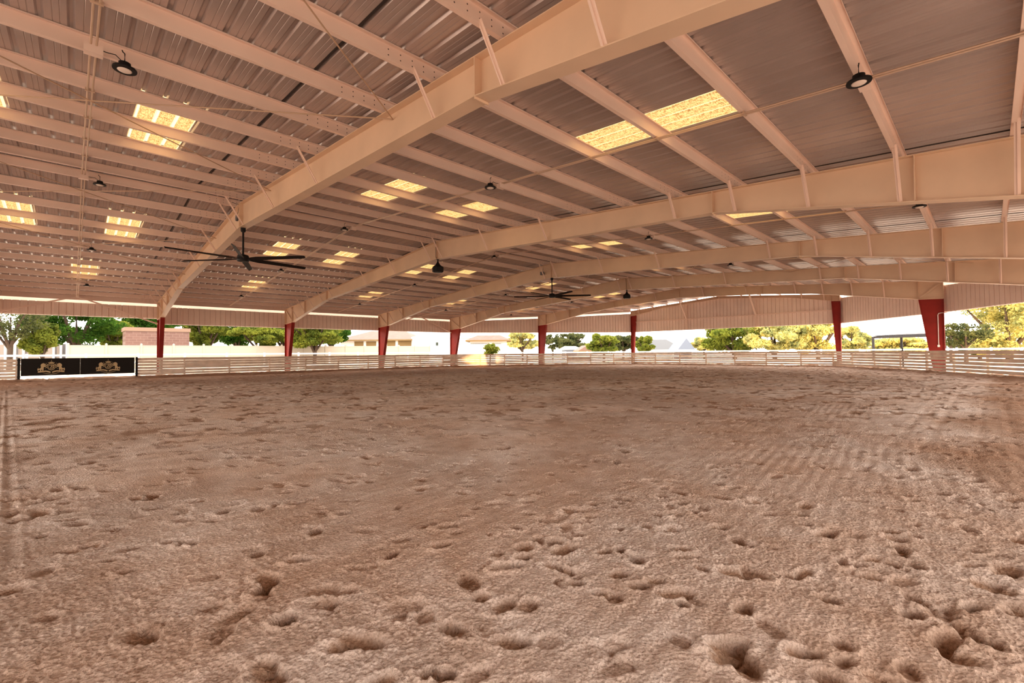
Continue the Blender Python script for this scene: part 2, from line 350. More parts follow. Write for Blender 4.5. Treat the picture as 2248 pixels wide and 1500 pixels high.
for m_ in range(m_lo, m_hi+1):
    P_ = prof(M0+m_*MODX)
    for sd in (1, -1):
        cuts = [0.0]
        for a, b_ in sky_mod.get(m_, []): cuts += [a, b_]
        cuts.append(None)
        for k in range(len(cuts)-1):
            y0, y1 = cuts[k], cuts[k+1]
            vs = []
            for x, h in P_:
                e = half(x)+.16; ya = min(y0, e); yb = e if y1 is None else min(y1, e)
                vs += [(x, sd*ya, ZS-S*ya+h), (x, sd*yb, ZS-S*yb+h)]
            fs = [(2*i, 2*i+2, 2*i+3, 2*i+1) for i in range(len(P_)-1)]
            if k % 2 == 1: skyb.append((m_, sd, y0, vs, fs))
            else: roofb[sd].add(vs, fs)
rm = MB(); rm.add(roofb[1].v, roofb[1].f); rm.add(roofb[-1].v, roofb[-1].f)
ro = rm.build('ceiling', M['sheet']); tag(ro, kind='structure')
# dark strips painting the shadowed gap at sheet laps, and the ridge cap
mb = MB()
for sd in (1, -1): mb.bar((XN, sd*.17, ZS+.045-S*.17), (5*B+.15, sd*.17, ZS+.045-S*.17), .36, .004)
tag(mb.build('trim_1', M['sheet']), kind='structure')
mb = MB()
for m_ in range(m_lo, m_hi+1, 1):
    if (m_ % 2): continue
    x = M0+m_*MODX-.004
    for sd in (1, -1):
        if any(m2 in (m_, m_-1) for m2 in sky_mod): continue
        e = half(x)+.1; mb.bar((x, sd*.1, ZS-S*.1-.002), (x, sd*e, ZS-S*e-.002), .03, .012)
tag(mb.build('trim_3', M['lapshade']), kind='structure')
seen = {}
for m_, sd, y0, vs, fs in skyb:
    x0 = M0+m_*MODX; side = 'left' if sd > 0 else 'right'; lowr = y0 > 10
    bay = int(math.floor((x0+.4)/B)); bays = ['nearest bay', 'behind first rafter', 'behind second rafter', 'behind third rafter', 'behind fourth rafter', 'end bay']
    key = (sd, lowr, bay); seen[key] = seen.get(key, 0)+1
    nm = bays[bay+1]; pos = 'lower' if lowr else ('upper, nearer of two' if seen[key] == 1 else 'upper, farther of two')
    q = MB(); q.add(vs, fs)
    single(q, 'skylight', M['skylight'], (x0+MODX/2, sd*(y0+1.5), ZS-S*(y0+1.5)), 'glowing skylight, %s slope, %s, %s' % (side, pos, nm), 'skylight', 'ribbed skylight sheets in the roof')

# ------------------------------------------------------------------ purlins, one line at a time
def purlin(sd, k):
    y = PY[k]; yy = sd*y; x1 = xend(y)-.02; z0 = zp(y); z1 = z0+.2; t = .004; mb = MB()
    sl = lambda w_: -sd*S*w_
    mb.box(XN, x1, yy-t/2, yy+t/2, z0, z1)
    d = 1 if not (sd < 0 and k == 0) else -1
    # bottom flange with its lip, top flange
    for (zz, dd) in ((z0, d), (z1, -1 if d > 0 else -1)):
        e = yy+dd*.065
        mb.hexa([(XN, min(yy, e), zz-t/2), (x1, min(yy, e), zz-t/2), (x1, max(yy, e), zz-t/2), (XN, max(yy, e), zz-t/2), (XN, min(yy, e), zz+t/2), (x1, min(yy, e), zz+t/2), (x1, max(yy, e), zz+t/2), (XN, max(yy, e), zz+t/2)])
        mb.box(XN, x1, e-t/2, e+t/2, min(zz, zz+(.02 if zz == z0 else -.02)), max(zz, zz+(.02 if zz == z0 else -.02)))
    return mb
PM = M['purlin']
# bolt holes near every rafter, from world position
def holes(m):
    nt = m.node_tree; b = nt.nodes['Principled BSDF']; L = nt.links.new
    g = nt.nodes.new('ShaderNodeNewGeometry'); sp = nt.nodes.new('ShaderNodeSeparateXYZ'); L(g.outputs['Position'], sp.inputs[0])
    def mth(op, a, b_=None):
        n = nt.nodes.new('ShaderNodeMath'); n.operation = op
        for i, q in enumerate((a, b_)):
            if q is None: continue
            if isinstance(q, (int, float)): n.inputs[i].default_value = q
            else: L(q, n.inputs[i])
        return n.outputs[0]
    ax = mth('ABSOLUTE', mth('SUBTRACT', mth('MODULO', mth('ADD', sp.outputs[0], B*10.5), B), B/2))      # distance to nearest frame
    near_ = mth('LESS_THAN', ax, .95)
    lx = mth('SUBTRACT', mth('MODULO', ax, .19), .095)
    ay = mth('ABSOLUTE', sp.outputs[1]); zz = mth('SUBTRACT', mth('ADD', sp.outputs[2], mth('MULTIPLY', ay, S)), ZP0)
    z1 = mth('SUBTRACT', zz, .06); z2 = mth('SUBTRACT', zz, .14)
    zm = mth('MINIMUM', mth('ABSOLUTE', z1), mth('ABSOLUTE', z2))
    r = mth('SQRT', mth('ADD', mth('MULTIPLY', lx, lx), mth('MULTIPLY', zm, zm)))
    f = mth('MULTIPLY', mth('LESS_THAN', r, .010), near_)
    src = b.inputs['Base Color'].links[0].from_socket
    mx = nt.nodes.new('ShaderNodeMix'); mx.data_type = 'RGBA'; L(f, mx.inputs[0]); L(src, mx.inputs[6]); mx.inputs[7].default_value = (.05, .03, .02, 1)
    L(mx.outputs[2], b.inputs['Base Color'])
holes(PM)
for sd, side in ((1, 'left'), (-1, 'right')):
    for k in range(13):
        y = sd*PY[k]
        single(purlin(sd, k), 'roof_purlin', PM, (0, y, zp(y)), 'pale pink steel purlin, %s from the ridge on the %s slope' % (ORD[k], side), 'roof beam', 'roof purlins running the length of the barn')

# ------------------------------------------------------------------ rigid frames
FN = ['just behind the camera', 'nearest in view, sweeping over the top', 'second from the camera', 'third from the camera',
      'fourth from the camera', 'fifth, with the wide column at right', 'last, shallow, at the far gable']
def frame(i):
    x = FX[i]; t = thing('rigid_frame', (x, 0, 0), 'tan roof rafter on red columns, '+FN[i], 'steel frame', 'tan rafters on red columns')
    if i <= 4: w, ki, kz, cb, pts = W, 18.35, 3.78, .50, [(0, 5.56), (12.05, 4.86), (18.35, 3.78)]
    elif i == 5: w, ki, kz, cb, pts = WE, 14.08, 4.22, .48, [(0, 5.62), (6.0, 5.32), (8.9, 5.06), (14.08, 4.22)]
    else: w, ki, kz, cb, pts = WF, 8.48, 5.17, .24, [(0, 6.14), (5.5, 5.72), (8.48, 5.19)]
    tw, fw, ft = .010, .125, .014
    for sd in (1, -1):
        mb = MB(); yo = w-.02
        top = [(y, zt(y)-ft) for y in [p[0] for p in pts]+[yo]]
        bot = pts+[(yo, kz-.05*(w-ki))]
        for a in range(len(pts)):      # web
            (ya, za), (yb, zb) = bot[a], bot[a+1]; (_, ta), (_, tb) = top[a], top[a+1]
            mb.hexa([(x-tw/2, sd*ya, za), (x+tw/2, sd*ya, za), (x+tw/2, sd*yb, zb), (x-tw/2, sd*yb, zb), (x-tw/2, sd*ya, ta), (x+tw/2, sd*ya, ta), (x+tw/2, sd*yb, tb), (x-tw/2, sd*yb, tb)])
        mb.bar((x, 0, zt(0)-ft/2), (x, sd*(w+.02), zt(w)-ft/2), fw*2, ft)          # top flange
        for a in range(len(pts)-1): mb.bar((x, sd*pts[a][0], pts[a][1]-ft/2), (x, sd*pts[a+1][0], pts[a+1][1]-ft/2), fw*2, ft)
        mb.bar((x, sd*ki, kz-.01), (x, sd*yo, bot[-1][1]-.01), fw*2, .03)            # cap plate
        mb.box(x-fw, x+fw, sd*w-.02 if sd > 0 else sd*w, sd*w if sd > 0 else sd*w+.02, bot[-1][1], zt(w))   # outer flange of the knee
        mb.build('rafter', M['beam'], t)
        st = MB()
        def plate(y, zb, over=0, wd=.11): MB().box(x-wd, x+wd, sd*y-.008, sd*y+.008, zb-over, zt(y)-ft).build('stiffener', M['beam'], t)
        if i <= 4: plate(12.05, 4.84, .03, .125); plate(15.85, 4.22); plate(ki, 3.78)
        elif i == 5: plate(6.0, 5.32, .02, .125); plate(11.0, 4.73); plate(ki, 4.22)
        else: plate(ki, 5.2)
        if sd > 0: plate(0.0, pts[0][1], .0, .125)
        a_, b_ = (w-.06, zt(w)-.08), (ki+.06, kz+.05)
        st.bar((x-.06, sd*a_[0], a_[1]), (x-.06, sd*b_[0], b_[1]), .1, .014, up=(1, 0, 0))
        st.build('stiffener', M['beam'], t)
        cm = MB(); zc = kz-.03
        yo2 = w-.01; it, ib = ki, w-cb
        cm.hexa([(x-tw, sd*ib, .0), (x+tw, sd*ib, .0), (x+tw, sd*yo2, .0), (x-tw, sd*yo2, .0), (x-tw, sd*it, zc), (x+tw, sd*it, zc), (x+tw, sd*yo2, zc-.04), (x-tw, sd*yo2, zc-.04)])
        cm.bar((x, sd*ib, 0), (x, sd*it, zc), fw*1.8, .016, up=(0, 1, 0)); cm.bar((x, sd*yo2, 0), (x, sd*yo2, zc-.04), fw*1.8, .016, up=(0, 1, 0))
        cm.box(x-.15, x+.15, sd*(w-cb-.05) if sd > 0 else sd*w, sd*w if sd > 0 else sd*(w-cb-.05), 0, .03)
        c_ = cm.build('column', M['red'], t); c_['label'] = 'dark red tapered steel column'
    # flange braces up to the purlins on the near side
    ks = [0, 2, 4, 7, 8, 9, 10, 11] if i <= 4 else ([1, 3, 5, 6, 7, 8] if i == 5 else [1, 4, 5])
    def zbot(y):
        for a in range(len(pts)-1):
            if y <= pts[a+1][0]: return pts[a][1]+(pts[a+1][1]-pts[a][1])*(y-pts[a][0])/(pts[a+1][0]-pts[a][0])
        return kz
    for sd in (1, -1):
        for k in ks:
            y = PY[k]
            if y > ki: continue
            zb = zbot(y)+.005; h = zp(y)-zb
            b_ = MB(); top_ = (x-max(.25, h*.72)-.05, sd*y, zp(y)+.05); btm = (x-.10, sd*y, zb)
            b_.bar(top_, btm, .075, .006, up=(1, 0, 0)); b_.bar(top_, btm, .006, .06, up=(1, 0, 0))
            b_.build('flange_brace', M['purlin'], t)
    return t
FR = [frame(i) for i in range(7)]

# ------------------------------------------------------------------ eave struts, wall sheeting, girts
def path_sub(a, b, step): n = max(1, int(round(math.dist(a, b)/step))); return [(a[0]+(b[0]-a[0])*k/n, a[1]+(b[1]-a[1])*k/n) for k in range(n+1)]
def wallsheet(name, a, b, zb, ztop, inward):
    mb = MB(); pts = path_sub(a, b, .3048); nx, ny = inward; vs = []; d = Vector((b[0]-a[0], b[1]-a[1], 0)).normalized()
    prof_ = []
    for i in range(len(pts)-1):
        p = pts[i]; L_ = math.dist(pts[i], pts[i+1])
        for s_, h in ((0, .0), (.034, 0), (.040, .045), (.12, .045), (.13, .040), (.14, .045), (.21, .045), (.22, .040), (.23, .045), (L_-.006, .045)):
            prof_.append((p[0]+d.x*s_+nx*h, p[1]+d.y*s_+ny*h))
    prof_.append(b)
    for (x, y) in prof_: vs += [(x, y, zb), (x, y, ztop(x, y))]
    mb.add(vs, [(2*i, 2*i+2, 2*i+3, 2*i+1) for i in range(len(prof_)-1)])
    mb.bar((a[0]-nx*.01, a[1]-ny*.01, zb-.012), (b[0]-nx*.01, b[1]-ny*.01, zb-.012), .06, .03, mi=1)
    return tag(mb.build(name, [M['wall'], M['white']]), kind='structure')
zw = lambda x, y: 6.075-.0775*abs(y)
HB = 3.44; o = .14
n1 = Vector((WE-W, -B)).normalized(); n2 = Vector((WF-WE, -B)).normalized()   # inward normals on the left chamfers
wallsheet('wall_left', (0, W+o), (3*B, W+o), HB, zw, (0, -1))
wallsheet('wall_near_left', (XN, W+o), (0, W+o), 3.78, zw, (0, -1))
wallsheet('wall_right', (XN, -W-o), (3*B, -W-o), HB, zw, (0, 1))
for sd, s_ in ((1, 'left'), (-1, 'right')):
    wallsheet('wall_side_diagonal_'+s_, (3*B+.05, sd*(W+o)), (4*B+.05, sd*(WE+o)), HB, zw, (n1[0], n1[1]*sd))
    wallsheet('wall_far_diagonal_'+s_, (4*B+.05, sd*(WE+o)), (5*B+.19, sd*(WF+.03)), HB, zw, (n2[0], n2[1]*sd))
wallsheet('wall_far', (5*B+.18, WF+.05), (5*B+.18, -WF-.05), HB, lambda x, y: zt(y)-.16, (-1, 0))
# eave struts
ev = MB(); top = lambda y: ZS-S*abs(y)-.01
def strut(a, b):
    za, zb_ = top(a[1])-.125, top(b[1])-.125; ev.bar((a[0], a[1], za), (b[0], b[1], zb_), .01, .33)
    ev.bar((a[0], a[1], za-.165), (b[0], b[1], zb_-.165), .10, .008)
for sd in (1, -1):
    strut((XN, sd*(W+.12)), (3*B, sd*(W+.12))); 
    strut((3*B, sd*(W+.12)), (4*B, sd*(WE+.12))); strut((4*B, sd*(WE+.12)), (5*B+.1, sd*(WF+.1)))
tag(ev.build('trim_2', M['purlin']), kind='structure')
gu = MB()      # white gutter outside the eaves
for sd in (1, -1):
    P0 = [(XN, W), (3*B, W), (4*B, WE), (5*B+.1, WF)]
    for a, b_ in zip(P0[:-1], P0[1:]):
        gu.bar((a[0]+(.15 if a[1] < W else .0), sd*(a[1]+.36), zt(a[1])-.06), (b_[0]+(.15 if b_[1] < W else .0), sd*(b_[1]+.36), zt(b_[1])-.06), .02, .34)
tag(gu.build('trim_4', M['white']), kind='structure')
# gable girt, posts and struts
def gable():
    mb = MB(); mb.bar((5*B+.08, 8.6, 4.46), (5*B+.08, -8.6, 4.46), .12, .09)
    single(mb, 'wall_girt', M['purlin'], (5*B+.08, 0, 4.42), 'long horizontal steel girt across the far gable panels', 'wall beam')
    for sd, s_ in ((1, 'left'), (-1, 'right')):
        y = sd*3.05; t = thing('gable_post', (5*B+.02, y, 3.42), 'short steel post with slanted strut on far gable, %s of two' % s_, 'wall post', 'posts on the far gable wall')
        q = MB(); q.box(5*B-.02, 5*B+.06, y-.07, y+.07, 3.42, zt(3.05)-.35); q.build('post', M['purlin'], t)
        q = MB(); q.bar((5*B-1.45, y, zp(3.05)-.02), (5*B-.06, y, 4.5), .11, .09); q.build('diagonal_strut', M['purlin'], t)
gable()
# eave-to-column V struts on the left wall
for x0, lab in ((-B, 'nearest bay, left of the nearest red column'), (2*B, 'bay left of the fourth red column')):
    mb = MB(); y = W-.2; xm = x0+B/2
    for xe in (x0+.1, x0+B-.1): mb.bar((xm, y, 4.88), (xe, y, 3.42 if xe > xm else 3.6), .07, .08)
    mb.box(xm-.1, xm+.1, y-.06, y+.1, 4.82, 4.98)
    single(mb, 'knee_strut', M['purlin'], (xm, y, 3.42), 'shallow inverted V strut under the left eave, '+lab, 'brace', 'V struts under the left eave')

# ------------------------------------------------------------------ bracing rods
NY = [-16.4, -9.7, -2.95, 3.8, 10.5, 17.2]
for x0, bl in ((-B, 'near bay'), (2*B, 'bay before fourth rafter')):
    for j in range(5):
        for dn in (0, 1):
            y0, y1 = (NY[j], NY[j+1]) if dn == 0 else (NY[j+1], NY[j])
            mb = MB(); a = (x0+.02, y0, zt(y0)-.12); b_ = (x0+B-.02, y1, zt(y1)-.12)
            if y0*y1 < 0:   # passes the ridge: keep straight below the purlins
                pass
            mb.tube([a, b_], .011, 6)
            single(mb, 'brace_rod', M['rod'], (x0, (y0+y1)/2, zt(y0)-.2), 'thin diagonal roof rod, %s, %s cross from right, %s arm' % (bl, ORD[j], 'rising' if dn == 0 else 'falling'), 'rod', 'diagonal roof bracing rods')

# ------------------------------------------------------------------ conduits, junction boxes, lamps
LY = [-15.65, -8.3, .12, 7.45, 14.85]
bayname = ['nearest bay', 'behind first rafter', 'behind second rafter', 'behind third rafter', 'behind fourth rafter']
rowname = ['outer right row', 'inner right row', 'ridge row', 'inner left row', 'outer left row']
def lamp0():
    t = thing('high_bay_lamp', (0, 0, 0), 'x', 'lamp')
    mb = MB(); mb.lathe((0, 0, 0), [(.085, -.02), (.138, -.020), (.142, -.006), (.138, .008), (.095, .02), (.07, .035), (.07, .085), (.04, .10)], 28)
    mb.build('housing', M['black'], t)
    mb = MB(); mb.lathe((0, 0, 0), [(.085, -.023), (.07, -.031), (.04, -.036), (.01, -.037)], 24); mb.build('lens', M['lens'], t, True)
    mb = MB(); mb.tube([(0, 0, .11), (0, 0, .22), (.02, 0, .235), (.03, 0, .26)], .008, 6); mb.build('hook', M['black'], t)
    mb = MB(); mb.tube([(.03, 0, .10), (.10, 0, .16), (.20, 0, .15), (.31, 0, .17)], .006, 6); mb.build('cable', M['black'], t)
    return t
L0 = lamp0(); first = True
for b_ in range(5):
    xb = (b_-1)*B+B/2
    ys = [y for y in LY if abs(y) < half(xb)-1]
    mb = MB(); e = min(W-.3, half(xb)-.5)
    for dx in (0, .06):
        mb.tube([(xb+dx-.03, -e, zp(e)-.03), (xb+dx-.03, 0, zp(0)-.03), (xb+dx-.03, e, zp(e)-.03)], .014, 6)
    for k in range(13):
        if PY[k] < e: 
            for sd in (1, -1): mb.box(xb-.06, xb+.06, sd*PY[k]-.015, sd*PY[k]+.015, zp(PY[k])-.05, zp(PY[k])+.0)
    t = thing('conduit', (xb, 0, zp(0)), 'pair of thin conduits crossing under the purlins, '+bayname[b_], 'conduit', 'conduit runs across the roof')
    mb.build('pipe', M['pipe'], t)
    for y in ys:
        q = MB(); q.box(xb-.10, xb+.10, y-.06, y+.06, zp(y)-.15, zp(y)-.04); q.build('junction_box', M['purlin'], t)
        l = L0 if first else copy_tree(L0); first = False
        l.location = (xb+(.33 if b_ == 0 else -.37), y, 6.15-S*abs(y)); l.rotation_euler = (0, 0, PI if b_ == 0 else 0); l['label'] = 'round black high-bay lamp, %s, %s' % (rowname[LY.index(y)], bayname[b_]); l['group'] = 'round high-bay lamps under the roof'

# ------------------------------------------------------------------ fans and pendants at the ridge
def fan0():
    t = thing('ceiling_fan', (0, 0, 0), 'x', 'fan')
    mb = MB(); mb.lathe((0, 0, 0), [(.06, .86), (.075, .90), (.075, 1.0), (.05, 1.01)], 16); mb.build('mount', M['black'], t)
    mb = MB(); mb.tube([(0, 0, .12), (0, 0, .9)], .030, 10); mb.build('downrod', M['black'], t)
    mb = MB(); mb.lathe((0, 0, 0), [(.10, -.11), (.165, -.10), (.175, -.04), (.175, .06), (.15, .10), (.05, .13)], 28); mb.build('motor', M['black'], t)
    for k in range(6):
        a = math.radians(10+60*k); q = MB(); c, s_ = math.cos(a), math.sin(a); R2 = 2.13
        pts = []
        for r_, w_, tl_ in ((.16, .04, .0), (.30, .055, .02), (.5, .075, .03), (R2-.05, .06, .022), (R2, .035, .02)):
            for sg in (-1, 1): pts.append((r_*c-sg*w_*s_, r_*s_+sg*w_*c, -.02-sg*tl_*1.3))
        vs = [(x, y, z-.006) for x, y, z in pts]+[(x, y, z+.006) for x, y, z in pts]; n_ = len(pts); fs = []
        for j in range(4):
            a0 = 2*j; fs += [(a0, a0+1, a0+3, a0+2), (n_+a0, n_+a0+2, n_+a0+3, n_+a0+1), (a0, a0+2, n_+a0+2, n_+a0), (a0+1, n_+a0+1, n_+a0+3, a0+3)]
        fs += [(0, n_, n_+1, 1), (8, 9, n_+9, n_+8)]
        q.add(vs, fs); q.build('blade', M['black'], t)
    return t
f0 = fan0()
for i, (x, o_) in enumerate(((0, f0), (2*B, None))):
    q = o_ or copy_tree(f0); q.location = (x, 0, 4.55)
    q['label'] = 'large black six-blade ceiling fan hanging from the ridge of the %s rafter' % ('nearest' if i == 0 else 'third'); q['group'] = 'six-blade fans on long downrods'
def bell0():
    t = thing('pendant_drum', (0, 0, 0), 'x', 'pendant')
    mb = MB(); mb.lathe((0, 0, 0), [(.21, -.03), (.25, .01), (.25, .19), (.22, .23)], 8); mb.build('drum', M['black'], t)
    mb = MB(); mb.lathe((0, 0, 0), [(.21, .225), (.11, .30), (.05, .40), (.03, .46), (.03, .52), (.07, .53), (.07, .56)], 16); mb.build('bell_cap', M['black'], t)
    mb = MB(); mb.tube([(0, 0, .55), (-.14, -.05, .62), (-.16, -.08, .9), (-.14, -.05, 1.25), (-.14, 0, 1.33)], .010, 6); mb.build('cable', M['black'], t)
    return t
b0 = bell0()
for i, (x, o_) in enumerate(((B, b0), (3*B, None))):
    q = o_ or copy_tree(b0); q.location = (x, 0, 5.0)
    q['label'] = 'black bell-shaped pendant drum under the ridge of the %s rafter' % ('second' if i == 0 else 'fourth'); q['group'] = 'bell-shaped drums under the ridge'
for i, (x, dy) in enumerate(((0, .05), (2*B, .55))):
    t = thing('flood_light', (x-.2, dy, 5.85), 'small dark %s fitting on the web of the %s rafter at the ridge' % (('round', 'nearest'), ('boxy', 'third'))[i], 'fitting')
    q = MB()
    if i == 0: q.tube([(x-.14, dy, 5.85), (x-.20, dy, 5.85)], .10, 14)
    else: q.box(x-.26, x-.14, dy-.10, dy+.10, 5.76, 5.94)
    q.build('body', M['grey'], t); q = MB(); q.bar((x-.16, dy, 5.85), (x-.01, dy, 5.85), .03, .03); q.build('bracket', M['black'], t)
    q = MB(); q.tube([(x-.16, dy, 5.93), (x-.14, dy-.03, 6.1), (x-.10, dy, 6.3), (x-.30, dy+.1, 6.36)], .008, 6); q.build('cable', M['black'], t)
# outlet on the near right red column
t = thing('outlet_box', (4*B-.02, -14.86, 1.5), 'small white outlet box with riser pipe on the wide red column at right', 'outlet')
q = MB(); q.box(4*B-.07, 4*B-.012, -14.91, -14.81, 1.50, 1.62); q.build('box', M['white'], t)
q = MB(); q.tube([(4*B-.04, -14.86, 1.62), (4*B-.04, -14.86, 3.28), (4*B-.04, -14.9, 3.36), (4*B-.04, -15.0, 3.38), (4*B-.04, -15.3, 3.38)], .018, 8); q.build('riser_pipe', M['white'], t)

# ------------------------------------------------------------------ timber fence
def zg(x, y): return .06
def fence(name, label, pts, posts_at, first_post=True, nb=7, zlo=.06, zhi=1.29):
    """pts: polyline; posts_at: distances along it"""
    t = thing(name, (pts[0][0], pts[0][1], 0), label, 'fence', 'pale slatted fence around the sand')
    seg = []; L_ = 0
    for a, b_ in zip(pts[:-1], pts[1:]): seg.append((L_, a, b_)); L_ += math.dist(a, b_)
    def P(s_):
        for l0, a, b_ in reversed(seg):
            if s_ >= l0-1e-6: f = (s_-l0)/math.dist(a, b_); return (a[0]+(b_[0]-a[0])*f, a[1]+(b_[1]-a[1])*f)
    st = sorted(set([0.0]+[s_ for s_ in posts_at if .4 < s_ < L_-.4]+[L_]))
    pitch = (zhi-zlo)/nb
    prev = [random.uniform(-.012, .012) for _ in range(nb)]
    for j in range(len(st)-1):
        a, b_ = P(st[j]+.002), P(st[j+1]-.002); d = Vector((b_[0]-a[0], b_[1]-a[1], 0)).normalized(); nrm = Vector((-d.y, d.x, 0))
        if nrm.dot(Vector((8-a[0], -a[1], 0))) < 0: nrm = -nrm
        cur = [random.uniform(-.012, .012) for _ in range(nb)]
        for k in range(nb):
            zc_ = zlo+pitch*(k+.5); hh = random.choice([pitch*.70, pitch*.74, pitch*.80, pitch*.86, pitch*.97]); off = nrm*random.uniform(.0, .008)
            if k == nb-1: hh = pitch*.93
            q = MB(); za, zb_ = zc_+prev[k]*.5+random.uniform(-.008, .008), zc_+cur[k]*.5+random.uniform(-.008, .008); zm = (za+zb_)/2+random.uniform(-.008, .008)
            mid = ((a[0]+b_[0])/2, (a[1]+b_[1])/2)
            q.bar((a[0]+off.x, a[1]+off.y, za), (mid[0]+off.x, mid[1]+off.y, zm), .022, hh); q.bar((mid[0]+off.x, mid[1]+off.y, zm), (b_[0]+off.x, b_[1]+off.y, zb_), .022, hh)
            q.build('board', M['board'], t)
        prev = cur
    for s_ in st:
        a = P(min(s_, L_-1e-6)); nrm = Vector((8-a[0], -a[1], 0)).normalized()*-.07
        q = MB(); q.box(a[0]+nrm.x-.045, a[0]+nrm.x+.045, a[1]+nrm.y-.045, a[1]+nrm.y+.045, -.1, zhi-.02); q.build('post', M['board'], t)
    return t
FY = 18.94
lf = [(-1.12, FY), (3*B+.1, FY)]
fence('slatted_fence', 'long pale wooden slat fence running right from the black gate', lf, [1.12]+[1.12+1.24+2.5*k for k in range(10)])
fence('slatted_fence', 'short pale wooden slat fence left of the black gate', [(-15.4, FY), (-6.06, FY)], [1.8+2.5*k for k in range(4)])
fence('slatted_fence', 'pale slat fence on the far left diagonal, before the fifth red column', [(3*B+.0, FY-.02), (4*B-.2, 14.33)], [2.3, 4.7, 7.0])
fence('slatted_fence', 'pale slat fence on the far left diagonal, past the fifth red column', [(4*B-.18, 14.31), (5*B-.55, 8.58)], [2.4, 4.8, 7.2])
fence('slatted_fence', 'pale slat fence straight across under the far gable wall', [(5*B-.55, 8.56), (5*B-.55, -8.56)], [2.5*k for k in range(1, 7)])
fence('slatted_fence', 'pale slat fence on the far right diagonal, between the two right red columns', [(5*B-.55, -8.58), (4*B-.2, -14.31)], [2.4, 4.8, 7.2])
fence('slatted_fence', 'weathered pale slat fence at the right edge, past the wide red column', [(4*B-.18, -14.33), (3*B, -18.86)], [2.2, 4.5, 6.6], zhi=1.31)

# ------------------------------------------------------------------ black gate with its crests
gt = thing('arena_gate', (-3.66, FY, .1), 'black double gate with two gold horse crests in the slatted fence', 'gate')
q = MB()
for x in (-6.02, -1.17):
    q = MB(); q.box(x-.05, x+.05, FY-.05, FY+.05, .0, 1.34)
    for z in (.32, .95, 1.2): q.box(x-.07, x+.07, FY-.08, FY-.04, z, z+.05)
    q.build('gate_post', M['black'], gt)
def crest(cx, sd, parent):
    y = FY-.045; ax, ay = Vector((1, 0, 0)), Vector((0, 0, 1)); w_ = .52
    def pr(name, polys, d=.006):
        q = MB()
        for pl in polys: q.prism(pl, (cx, y, .84), ax*.47, ay*.47, (0, d, 0))
        return q.build(name, M['gold'], parent)
    horse = [(-.42, .30), (-.50, .36), (-.56, .40), (-.62, .42), (-.60, .47), (-.68, .44), (-.78, .40), (-.86, .30), (-.88, .16), (-.84, .02), (-.88, -.10), (-.98, -.18), (-1.08, -.20), (-1.02, -.06), (-1.10, -.14), (-1.14, -.30), (-1.10, -.40), (-1.0, -.30), (-.92, -.30), (-.92, -.42),
             (-1.0, -.50), (-.86, -.50), (-.82, -.38), (-.80, -.26), (-.74, -.34), (-.74, -.48), (-.62, -.48), (-.66, -.38), (-.62, -.22), (-.64, -.08), (-.58, .02), (-.46, -.02), (-.42, -.10), (-.36, -.04), (-.42, .06), (-.54, .12), (-.44, .16), (-.40, .12), (-.34, .18), (-.42, .24), (-.54, .22), (-.60, .24), (-.52, .26)]
    pr('horse', [horse]); pr('horse', [[(-a, b_) for a, b_ in horse][::-1]])
    # shield: outline made of segments
    def ring(pts, t_):
        out_ = []
        for a, b_ in zip(pts, pts[1:]+pts[:1]):
            d = Vector((b_[0]-a[0], b_[1]-a[1])); n_ = Vector((-d.y, d.x)).normalized()*t_/2; d = d.normalized()*t_*.3
            out_.append([(a[0]+n_.x-d.x, a[1]+n_.y-d.y), (a[0]-n_.x-d.x, a[1]-n_.y-d.y), (b_[0]-n_.x+d.x, b_[1]-n_.y+d.y), (b_[0]+n_.x+d.x, b_[1]+n_.y+d.y)])
        return out_
    sh = [(-.34, .32), (-.10, .24), (0, .28), (.10, .24), (.34, .32), (.30, -.12), (.20, -.28), (0, -.38), (-.20, -.28), (-.30, -.12)]
    sh2 = [(p[0]*.72, p[1]*.74-.01) for p in sh]
    pr('shield', ring(sh, .045)+ring(sh2, .022))
    crown = [(-.20, .38), (.20, .38), (.30, .58), (.18, .48), (.12, .64), (.05, .50), (0, .74), (-.05, .50), (-.12, .64), (-.18, .48), (-.30, .58)]
    dots = [[(x0+.03*math.cos(t*PI/3), y0+.03*math.sin(t*PI/3)) for t in range(6)] for x0, y0 in ((-.42, .44), (.42, .44), (-.46, 0), (.46, 0), (-.5, -.2), (.5, -.2), (0, .78))]
    pr('crown', [crown]+dots)
    def rib(sg):
        up_ = [(.04, -.56), (.22, -.46), (.45, -.40), (.70, -.42), (.92, -.46), (1.12, -.42), (1.06, -.52), (1.12, -.62), (.92, -.62), (.66, -.58), (.44, -.55), (.24, -.62), (.08, -.68)]
        return [(sg*a, b_) for a, b_ in (up_ if sg > 0 else up_[::-1])]
    sc_ = ring([(-.7, -.66), (-.5, -.70), (-.3, -.76), (-.1, -.78), (0, -.84), (.1, -.78), (.3, -.76), (.5, -.70), (.7, -.66), (.5, -.72), (.3, -.79), (0, -.88), (-.3, -.79), (-.5, -.72)], .02)
    pr('ribbon', [rib(1), rib(-1)]+sc_)
    cu = bpy.data.curves.new('letter', 'FONT'); cu.body = 'B'; cu.size = .27; cu.shear = .35; cu.extrude = .003; cu.align_x = 'CENTER'; cu.align_y = 'CENTER'
    tmp = bpy.data.objects.new('tmp', cu); C.objects.link(tmp); bpy.context.view_layer.update()
    me_ = bpy.data.meshes.new_from_object(tmp); bpy.data.objects.remove(tmp)
    me_.transform(Matrix.Translation((cx, y-.002, .835))@Matrix.Rotation(PI/2, 4, 'X')); me_.transform(Matrix.Translation(-Vector(gt['_loc'])))
    me_.materials.clear(); me_.materials.append(M['gold']); lo = bpy.data.objects.new('letter', me_); C.objects.link(lo); lo.parent = parent
